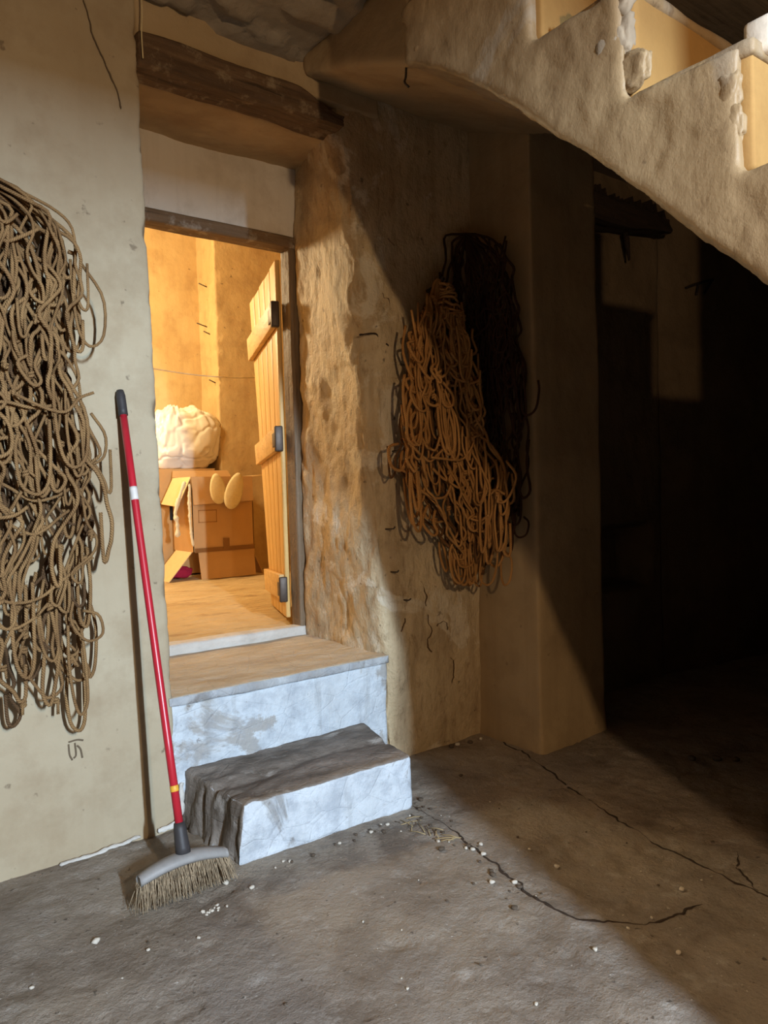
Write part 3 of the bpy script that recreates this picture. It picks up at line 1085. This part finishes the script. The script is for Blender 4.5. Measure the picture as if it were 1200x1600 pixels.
o = tube('wall_spike', [(-0.70, 0.0, 2.22), (-0.70, -0.06, 2.23), (-0.70, -0.13, 2.26)], 0.009, 'iron', netL)
local(o, NL)

NR = (1.3, -0.1, 0.78)
netR = thing('rope_net', 'tan rope net bunched on the wall beside the pier under the stair', 'net', NR)
surfR = NetSurface([(0.87, -0.075), (1.33, -0.085), (1.43, -0.14), (1.445, -0.47)])   # s=0 at x=.90
leftR = [(2.12, 0.33), (2.02, 0.26), (1.92, 0.20), (1.75, 0.15), (1.53, 0.11), (1.31, 0.07), (1.10, 0.17), (0.95, 0.32), (0.80, 0.47)]
rightR = [(2.12, 0.37), (2.02, 0.42), (1.83, 0.48), (1.55, 0.60), (1.40, 0.70), (1.25, 0.79), (1.07, 0.80), (0.93, 0.76), (0.83, 0.66), (0.78, 0.56)]
thickR = [(2.12, 0.05), (1.9, 0.11), (1.5, 0.14), (1.1, 0.13), (0.8, 0.05)]
build_net(netR, NR, surfR, leftR, rightR, 2.09, 0.78, thickR, 70, 105, 44, 44, 0.0060, 'rope_tan', 'rope_tan_shade', rng)
o = tube('wall_spike', [(1.25, 0.0, 2.09), (1.25, -0.06, 2.10), (1.25, -0.11, 2.125)], 0.009, 'iron', netR)
local(o, NR)

for i in range(9):                       # turns of rope lashed round the head of the bundle
    zc = 2.09 - 0.018 * i
    hw = 0.022 + 0.0065 * i
    xc = 1.235 + 0.004 * i
    th = np.linspace(0, 2 * math.pi, 22)
    P = np.stack([xc + hw * np.cos(th), -0.135 + (0.03 + 0.002 * i) * np.sin(th), zc + 0.010 * np.sin(th + i) + rng.normal(0, 0.003, 22)], 1)
    rope_obj('rope', P, 0.0058, 'rope_tan', netR, NR)

ND = (1.4, -0.1, 0.9)
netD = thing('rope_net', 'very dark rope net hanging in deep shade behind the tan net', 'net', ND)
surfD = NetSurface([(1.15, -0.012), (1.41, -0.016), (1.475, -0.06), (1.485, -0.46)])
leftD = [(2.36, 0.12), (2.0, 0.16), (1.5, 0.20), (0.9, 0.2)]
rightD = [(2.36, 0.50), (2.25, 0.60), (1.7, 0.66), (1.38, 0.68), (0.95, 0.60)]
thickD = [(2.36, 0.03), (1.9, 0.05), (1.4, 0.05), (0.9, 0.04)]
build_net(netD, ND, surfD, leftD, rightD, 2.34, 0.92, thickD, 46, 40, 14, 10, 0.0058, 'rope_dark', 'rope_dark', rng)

# ================================================================== BROOM
BL = (-0.17, -0.44, 0.0)
broom = thing('broom', 'broom with long red handle and straw bristles leaning against the left wall', 'broom', BL)
B0 = np.array([-0.165, -0.428, 0.15])
T0 = np.array([-0.164, -0.022, 1.557])
ax = (T0 - B0) / np.linalg.norm(T0 - B0)
Lh = np.linalg.norm(T0 - B0)


def along(a, b, r, name, mat, n=6, parent=broom):
    P = np.array([B0 + ax * t for t in np.linspace(a, b, n)])
    o = tube(name, P, r, mat, parent, 14)
    local(o, BL)
    return o


hd = along(0.02, Lh - 0.085, 0.0125, 'handle', 'red')
along(Lh - 0.09, Lh, np.array([0.0155, 0.0155, 0.0155, 0.0155, 0.0155, 0.012]), 'grip', 'grip')
along(Lh * 0.735, Lh * 0.735 + 0.045, 0.0131, 'band', 'band')
P = B0 + ax * 0.155
st_ = tube('sticker', np.array([P - ax * 0.009, P - ax * 0.008, P + ax * 0.008, P + ax * 0.009]), np.array([0.0125, 0.0133, 0.0133, 0.0125]), 'yellow', broom, 14)
local(st_, BL)
along(-0.035, 0.055, np.array([0.023, 0.022, 0.021, 0.020, 0.019, 0.016]), 'socket', 'grip')
# crescent block
def head_top(x):
    t = (x + 0.17) / 0.145
    return 0.118 - 0.030 * t * t


xs = np.linspace(-0.305, -0.030, 25)
V, Fc = [], []
for x in xs:
    t = (x + 0.17) / 0.145
    zt = head_top(x) + 0.004
    zb = head_top(x) - 0.022
    hw = 0.020 + 0.012 * (1 - t * t)
    y = -0.446 - 0.022 * (1 - t * t) * 0.0
    V += [(x, y - hw * 0.8, zb), (x, y + hw * 0.8, zb), (x, y + hw, zb + 0.012), (x, y + hw * 0.55, zt), (x, y - hw * 0.55, zt), (x, y - hw, zb + 0.012)]
n = len(xs)
for i in range(n - 1):
    for j in range(6):
        k = (j + 1) % 6
        Fc.append((i * 6 + j, i * 6 + k, (i + 1) * 6 + k, (i + 1) * 6 + j))
Fc.append(tuple(range(6)))
Fc.append(tuple((n - 1) * 6 + j for j in range(5, -1, -1)))
o = link('head_block', mesh('head_block', V, Fc), 'broom_head', broom)
local(o, BL)
r2 = np.random.default_rng(3)
for i in range(26):
    t = -1 + 2 * (i + 0.5) / 26
    x = -0.17 + 0.140 * t
    VV, FF = [], []
    for row in (-0.014, 0.0, 0.014):
        for j in range(11):
            x0 = x + r2.normal(0, 0.0035)
            y0 = -0.446 + row + r2.normal(0, 0.003)
            z0 = head_top(x) - 0.018
            x1 = x0 + t * 0.012 + r2.normal(0, 0.008)
            y1 = y0 + row * 0.9 + r2.normal(0, 0.008) - 0.012
            z1 = max(0.004, 0.006 + abs(r2.normal(0, 0.006)) + 0.004 * t * t)
            v, f = tube_vf([(x0, y0, z0), ((x0 + x1) / 2 + r2.normal(0, 0.002), (y0 + y1) / 2, (z0 + z1) / 2), (x1, y1, z1)], np.array([0.0013, 0.0012, 0.0008]), 3, False)
            o_ = len(VV)
            VV += v.tolist()
            FF += [tuple(a + o_ for a in q) for q in f]
    o = link('bristle_tuft', mesh('bristle_tuft', VV, FF), 'bristle', broom)
    local(o, BL)

# ================================================================== STORE ROOM THINGS
def panel_obj(name, quad, t, mat, parent, origin):
    """a thin board from four corners (counter-clockwise), thickness t"""
    q = [Vector(p) for p in quad]
    nn = (q[1] - q[0]).cross(q[3] - q[0]).normalized() * t
    v = [tuple(p) for p in q] + [tuple(p + nn) for p in q]
    f = [(3, 2, 1, 0), (4, 5, 6, 7), (0, 1, 5, 4), (1, 2, 6, 5), (2, 3, 7, 6), (3, 0, 4, 7)]
    o = link(name, mesh(name, v, f), mat, parent, smooth=False)
    local(o, origin)
    return o


c1 = thing('cardboard_box', 'big open cardboard box standing on its unfolded bottom flaps', 'box', (1.67, 3.27, 0.5))
CL = (1.67, 3.27, 0.5)
x0, x1, y0, y1, zb, zt = 1.39, 1.93, 3.08, 3.47, 0.73, 1.335
panel_obj('front_panel', [(x0, y0, zb), (x1, y0, zb), (x1, y0, zt), (x0, y0, zt)], -0.006, 'card', c1, CL)
panel_obj('back_panel', [(x0, y1, zb), (x1, y1, zb), (x1, y1, zt), (x0, y1, zt)], -0.006, 'card', c1, CL)
panel_obj('side_panel', [(x0, y0, zb), (x0, y1, zb), (x0, y1, zt), (x0, y0, zt)], 0.006, 'card', c1, CL)
panel_obj('side_panel', [(x1, y0, zb), (x1, y1, zb), (x1, y1, zt), (x1, y0, zt)], -0.006, 'card', c1, CL)
panel_obj('bottom_flap', [(1.45, y0 - 0.004, 0.505), (1.935, y0 - 0.004, 0.505), (1.925, y0 - 0.001, zb), (1.43, y0 - 0.001, zb)], -0.006, 'card', c1, CL)
panel_obj('bottom_flap', [(1.19, 3.12, 0.505), (1.19, 3.45, 0.505), (x0, 3.45, zb), (x0, 3.12, zb)], 0.006, 'card_edge', c1, CL)
panel_obj('bottom_flap', [(2.03, 3.12, 0.505), (2.03, 3.45, 0.505), (x1, 3.45, zb), (x1, 3.12, zb)], -0.006, 'card', c1, CL)
panel_obj('top_flap', [(x0 + 0.005, y0 - 0.03, 1.11), (x1 - 0.01, y0 - 0.03, 1.13), (x1, y0 - 0.002, zt), (x0, y0 - 0.002, zt)], -0.006, 'card', c1, CL)
panel_obj('top_flap', [(1.275, 3.10, 1.10), (1.275, 3.44, 1.12), (x0, 3.46, zt), (x0, 3.09, zt)], 0.006, 'card_edge', c1, CL)
panel_obj('top_flap', [(x1, 3.09, zt), (x1, 3.46, zt), (2.04, 3.46, 1.345), (2.04, 3.09, 1.345)], 0.006, 'card_edge', c1, CL)
panel_obj('top_flap', [(x0, y1, zt), (x1, y1, zt), (x1 - 0.02, y1 + 0.04, zt + 0.06), (x0 + 0.02, y1 + 0.04, zt + 0.06)], 0.006, 'card', c1, CL)
panel_obj('tape', [(x0 + 0.01, y0 - 0.008, zb - 0.005), (x1, y0 - 0.008, zb - 0.005), (x1, y0 - 0.008, zb + 0.03), (x0 + 0.01, y0 - 0.008, zb + 0.03)], -0.002, 'tape', c1, CL)
panel_obj('tape', [(1.645, y0 - 0.012, 0.735), (1.70, y0 - 0.012, 0.735), (1.70, y0 - 0.012, 0.83), (1.645, y0 - 0.012, 0.83)], -0.002, 'tape', c1, CL)
for q in [((1.44, 1.06), (1.60, 1.066)), ((1.44, 0.965), (1.60, 0.971)), ((1.44, 0.965), (1.446, 1.066)), ((1.594, 0.965), (1.60, 1.066))]:
    (xa, za), (xb, zb_) = q
    panel_obj('printed_line', [(xa, y0 - 0.003, za), (xb, y0 - 0.003, za), (xb, y0 - 0.003, zb_), (xa, y0 - 0.003, zb_)], -0.001, 'card_dark', c1, CL)


def pad(name, cx, cz, w, h, rot, label, y):
    """soft oval pad hanging over the box rim: outline with thickness, bowed"""
    n = 28
    V, Fc = [], []
    for side in (0, 1):
        for r_ in (1.0, 0.8, 0.4):
            for i in range(n):
                a = 2 * math.pi * i / n
                px = math.cos(a) * w * r_ * (1.0 - 0.18 * math.sin(a))
                pz = math.sin(a) * h * r_
                X = px * math.cos(rot) - pz * math.sin(rot)
                Z = px * math.sin(rot) + pz * math.cos(rot)
                b = 0.012 * (1 - r_ * r_)
                V.append((cx + X, y + (-1 if side == 0 else 0.6) * (0.004 + b), cz + Z))
    for side in (0, 1):
        o_ = side * 3 * n
        for k in range(2):
            for i in range(n):
                j = (i + 1) % n
                Fc.append((o_ + k * n + i, o_ + k * n + j, o_ + (k + 1) * n + j, o_ + (k + 1) * n + i))
        Fc.append(tuple(o_ + 2 * n + i for i in range(n)))
    for i in range(n):
        j = (i + 1) % n
        Fc.append((i, 3 * n + i, 3 * n + j, j))
    me = mesh(name, V, Fc)
    return tag(link(name, me, 'cream'), label, 'cloth')


pad('cloth_pad', 1.595, 1.235, 0.068, 0.125, 0.12, 'smaller left pad of pale cloth hanging over the rim of the big box', 3.035)
pad('cloth_pad', 1.735, 1.215, 0.075, 0.155, -0.33, 'larger right pad of pale cloth hanging over the rim of the big box', 3.022)
tag(ribbon('cloth_strap', [(1.335, 3.07, 1.30), (1.29, 3.06, 1.20), (1.24, 3.05, 1.06), (1.25, 3.05, 0.98), (1.255, 3.06, 0.86)], 0.04, 0, 'cream', None, 40, (0, -1, 0), 0.25, 3, 0.002),
    'pale twisted cloth strap dangling off the left corner of the big box', 'strap')
tag(ribbon('cloth_strap', [(1.37, 3.065, 1.28), (1.36, 3.06, 1.10), (1.365, 3.06, 0.92), (1.38, 3.06, 0.78)], 0.03, 0, 'cream', None, 40, (0, -1, 0), 0.25, 6, 0.002),
    'straight pale cloth strap lying along the left side of the big box', 'strap')

c2 = thing('cardboard_box', 'cardboard box with black handle hole under the white sack', 'box', (1.45, 3.75, 0.5))
C2 = (1.45, 3.75, 0.5)
x0, x1, y0, y1, zb, zt = 1.02, 1.82, 3.56, 3.89, 0.51, 1.412
panel_obj('front_panel', [(x0, y0, zb), (x1, y0, zb), (x1, y0, zt), (x0, y0, zt)], -0.006, 'card', c2, C2)
panel_obj('back_panel', [(x0, y1, zb), (x1, y1, zb), (x1, y1, zt), (x0, y1, zt)], -0.006, 'card', c2, C2)
panel_obj('side_panel', [(x0, y0, zb), (x0, y1, zb), (x0, y1, zt), (x0, y0, zt)], 0.006, 'card', c2, C2)
panel_obj('side_panel', [(x1, y0, zb), (x1, y1, zb), (x1, y1, zt), (x1, y0, zt)], -0.006, 'card', c2, C2)
panel_obj('top_panel', [(x0, y0, zt), (x1, y0, zt), (x1, y1, zt), (x0, y1, zt)], 0.006, 'card', c2, C2)
panel_obj('handle_hole', [(1.39, y0 - 0.008, 0.98), (1.52, y0 - 0.008, 0.98), (1.52, y0 - 0.008, 1.10), (1.39, y0 - 0.008, 1.10)], -0.002, 'black', c2, C2)
panel_obj('edge_fold', [(x0, y0 - 0.012, 1.115), (x1, y0 - 0.012, 1.135), (x1, y0 - 0.002, 1.16), (x0, y0 - 0.002, 1.14)], -0.004, 'card_dark', c2, C2)

# white plastic sack: a bulging bag with creases gathered at a neck
def make_sack():
    bm = bmesh.new()
    bmesh.ops.create_icosphere(bm, subdivisions=6, radius=1.0)
    me = bpy.data.meshes.new('plastic_sack')
    bm.to_mesh(me)
    bm.free()
    co, _ = get_co(me)
    n = co / np.linalg.norm(co, axis=1)[:, None]
    p = np.sign(n) * np.abs(n) ** 0.72
    ang = np.arctan2(n[:, 1], n[:, 0])
    Q = np.stack([np.cos(ang) * 2.0, np.sin(ang) * 2.0, n[:, 2] * 0.9], 1)
    pleat = (0.5 - np.abs(fbm(Q, 1.7, 3, 201))) * sstep(-0.5, 0.9, n[:, 2])           # folds gathered upwards
    crease = np.maximum(0, 0.16 - np.abs(fbm(n, (2.2, 2.2, 2.6), 3, 203))) / 0.16
    h = pleat * 0.16 - crease * 0.05 + fbm(n, 1.1, 2, 207) * 0.20
    co = p * (1 + h)[:, None] * np.array([0.315, 0.19, 0.285])
    up = sstep(0.12, 0.29, co[:, 2])
    co[:, 0] *= 1 - up * 0.25
    co[:, 0] -= up * 0.03
    co[:, 2] += up * 0.05 * fbm(co, (14, 14, 3), 2, 209)
    co[:, 2] = np.maximum(co[:, 2], -0.255 + 0.01 * fbm(co, 9, 2, 208))
    set_co(me, co)
    o = link('plastic_sack', me, 'sack')
    o.location = (1.57, 3.70, 1.675)
    o.rotation_euler = (0, 0, 0.12)
    return tag(o, 'bulging creased white plastic sack on top of the rear cardboard box', 'sack')


make_sack()
lump('crimson_rag', (1.36, 3.30, 0.555), 0.08, (1.2, 0.8, 0.6), 'pink', seed=211, amp=0.5)
tag(bpy.data.objects['crimson_rag'], 'crimson rag on the floor under the left flap of the box', 'cloth')
P = smooth_path([(-1.08, 2.0, 2.35), (0.2, 2.0, 2.04), (0.74, 2.0, 1.985), (1.10, 2.0, 1.966), (1.48, 2.0, 1.985), (2.2, 2.0, 2.08), (3.19, 2.0, 2.3)], 60)
tag(tube('washing_line', P, 0.004, 'cord', None, 6), 'thin pale cord strung across the storeroom above the sack', 'cord')
stp = bpy.data.objects['wall_storeroom_pier']
for i, (y, z, l) in enumerate([(3.75, 3.05, 0.16), (3.78, 2.70, 0.20), (3.72, 2.62, 0.12), (3.66, 2.18, 0.10)]):
    o = tube('peg', [(1.92, y, z), (1.88 - l * 0.45, y - 0.01, z + 0.03)], 0.005, 'iron', stp, 6)

# ================================================================== SMALL THINGS
# nails in the rough reveal and the wall beside it
for i, (x, y, z) in enumerate([(0.985, -0.012, 1.02), (1.02, -0.012, 1.36), (1.00, -0.012, 0.83), (1.06, -0.012, 0.70)]):
    a = random.uniform(-0.5, 0.5)
    tag(tube('nail', [(x, 0.03, z), (x, y - 0.03, z + 0.004), (x + 0.012 * a, y - 0.042, z + 0.012)], 0.0035, 'iron', None, 6),
        'small bent nail in the plaster between the door reveal and the tan net', 'nail', 'nails in the wall right of the door')

# cord hanging at the top left corner of the opening
tag(tube('thin_wire', smooth_path([(-0.045, -0.035, 2.93), (-0.043, -0.035, 2.86), (-0.047, -0.034, 2.78), (-0.045, -0.034, 2.70)], 14), 0.0025, 'cord', None, 6),
    'short thin wire hanging from the ceiling at the left end of the lintel beam', 'wire')

# crack in the upper left wall and a faint scribble near the floor
ribbon('crack', [(-0.23, -0.006, 2.86), (-0.20, -0.006, 2.74), (-0.165, -0.006, 2.66), (-0.13, -0.006, 2.58), (-0.12, -0.006, 2.52)], 0.004, 0, 'scribble', wl, 50, (0, -1, 0), 0.8, 9, 0.002)
for pts in ([(-0.372, 0.385), (-0.37, 0.35), (-0.362, 0.33)], [(-0.352, 0.385), (-0.350, 0.345), (-0.358, 0.335)], [(-0.345, 0.375), (-0.335, 0.36), (-0.330, 0.33)], [(-0.372, 0.392), (-0.345, 0.394), (-0.325, 0.388)]):
    P = smooth_path([(p[0], -0.003, p[1]) for p in pts], 10)
    tube('scribble_stroke', P, 0.003, 'scribble', wl, 5)

ribbon('crack', [(0.86, -0.004, 1.855), (0.91, -0.012, 1.86), (0.96, -0.012, 1.85), (1.01, -0.010, 1.82)], 0.010, 0, 'crackdirt', wb, 50, (0, -1, 0), 1.2, 31, 0.004)
for i, pts in enumerate(([(1.20, 0.62), (1.215, 0.56), (1.19, 0.50), (1.21, 0.44)], [(1.26, 0.55), (1.29, 0.58), (1.31, 0.53)], [(1.33, 0.40), (1.35, 0.33), (1.34, 0.28)], [(1.17, 0.78), (1.19, 0.72), (1.18, 0.66)],
                         [(1.06, 0.62), (1.05, 0.56)], [(1.10, 2.0), (1.14, 1.97), (1.15, 1.93)], [(0.99, 2.05), (1.03, 2.02), (1.04, 1.98)], [(1.02, 2.28), (1.06, 2.26)])):
    ribbon('flake_edge', [(p[0], -0.006, p[1]) for p in pts], 0.007, 0, 'flake', wb, 30, (0, -1, 0), 2.4, 40 + i, 0.002, True)
# white plaster left along the foot of the left wall
o = ribbon('skirting_plaster', [(-0.42, -0.022, 0.004), (-0.33, -0.03, 0.010), (-0.245, -0.03, 0.012), (-0.19, -0.022, 0.012), (-0.15, -0.014, 0.010)], 0.016, 0, 'white_plaster', wl, 90, (0, -0.75, 0.65), 0.5, 12, 0.002)
o = ribbon('skirting_plaster', [(-0.09, -0.02, 0.012), (-0.03, -0.02, 0.02), (0.0, -0.015, 0.06), (0.005, -0.012, 0.16)], 0.022, 0, 'white_plaster', wl, 60, (0, -0.9, 0.4), 0.6, 14, 0.002)

# crumbs on the floor
crumbs = [(-0.45, -0.52, .013, 'pebble'), (-0.003, -0.562, .009, 'pebble'), (-0.051, -0.483, .012, 'pebble'), (-0.629, -0.608, .007, 'pebble'), (-0.232, -0.695, .006, 'pebble'),
          (0.793, -1.068, .010, 'pebble'), (0.968, -1.386, .010, 'pebble'), (0.688, -1.545, .008, 'pebble'), (0.528, -1.411, .008, 'pebble'), (1.996, -0.934, .022, 'pebble_dark'),
          (1.93, -0.86, .02, 'pebble_dark'), (2.05, -0.99, .018, 'pebble_dark'), (1.282, -0.05, .016, 'pebble_dark'), (1.33, -0.04, .012, 'pebble'), (1.40, -0.05, .014, 'pebble_dark'),
          (1.46, -0.06, .012, 'pebble'), (1.088, -0.319, .010, 'pebble_dark'), (0.6, -0.979, .012, 'pebble_dark'), (0.589, -0.757, .012, 'pebble_dark'), (0.80, -0.40, .012, 'pebble_dark')]
for i in range(14):
    crumbs.append((-0.14 + random.gauss(0, 0.028), -0.575 + random.gauss(0, 0.012), random.uniform(.004, .007), 'pebble'))
for i in range(22):
    t = random.random()
    crumbs.append((0.10 + 0.62 * t + random.gauss(0, .02), -0.47 - 0.06 * random.random(), random.uniform(.004, .010), random.choice(['pebble', 'pebble_dark'])))
for i in range(26):
    t = random.random()
    crumbs.append((0.75 - 0.16 * t + random.gauss(0, .03), -0.40 - 0.75 * t, random.uniform(.004, .011), random.choice(['pebble', 'pebble_dark', 'pebble_dark'])))
for i in range(46):
    crumbs.append((random.uniform(-0.6, 1.1), random.uniform(-1.5, -0.55), random.uniform(.003, .006), random.choice(['pebble', 'pebble_dark'])))
protos = [None] * 6
SINGLE = {0: 'biggest pale crumb on the floor, left of and in front of the broom', 1: 'pale crumb on the floor just right of the broom bristles',
          2: 'pale crumb caught at the right end of the broom bristles', 3: 'small pale crumb near the left edge of the photo floor',
          4: 'small pale crumb alone in front of the broom crumb cluster', 9: 'biggest dark lump in the shadow right of the pier'}
for i, (x, y, r, m) in enumerate(crumbs):
    z = float(floor_h(np.array([x]), np.array([y]))[0])
    key = (i % 3) + (3 if m == 'pebble_dark' else 0)
    if protos[key] is None:
        o = lump('plaster_crumb', (0, 0, 0), 1.0, (1.2, 0.9, 0.7), m, seed=300 + key, amp=0.6, sub=2)
        protos[key] = o
    else:
        o = protos[key].copy()
        COL.objects.link(o)
    o.location = (x, y, z + r * 0.45)
    r *= 0.75
    o.scale = (r, r, r)
    o.rotation_euler = (0, 0, random.uniform(0, 6.28))
    tone = 'pale plaster crumb' if m == 'pebble' else 'dark dirt lump'
    if i in SINGLE:
        tag(o, SINGLE[i], 'crumb')
    elif i < 20:
        tag(o, 'small %s lying loose on the floor away from the wall' % tone if y < -0.55 else 'small %s by the foot of the pier and wall' % tone, 'crumb', 'loose %ss' % tone)
    elif i < 34:
        tag(o, 'tiny %s in the cluster in front of the broom bristles' % tone, 'crumb', 'crumb cluster by the broom')
    elif i < 56:
        tag(o, 'tiny %s along the front foot of the lower step' % tone, 'crumb', '%ss along the step' % tone)
    elif i < 82:
        tag(o, 'tiny %s along the floor crack right of the lower step' % tone, 'crumb', '%ss along the crack' % tone)
    else:
        tag(o, 'very tiny %s scattered over the open concrete floor' % tone, 'crumb', '%ss scattered on the floor' % tone)
for i in range(14):
    x = 0.70 - 0.10 * random.random()
    y = -0.50 - 0.28 * random.random()
    a = random.uniform(0, 3.14)
    L_ = random.uniform(0.02, 0.045)
    z = float(floor_h(np.array([x]), np.array([y]))[0]) + 0.004
    o = tube('straw_bit', [(x - L_ * math.cos(a), y - L_ * math.sin(a), z), (x, y, z + 0.003), (x + L_ * math.cos(a), y + L_ * math.sin(a), z)], 0.0016, 'straw', None, 5)
    tag(o, 'short bit of straw on the floor beside the lower step', 'straw', 'straw bits beside the lower step')
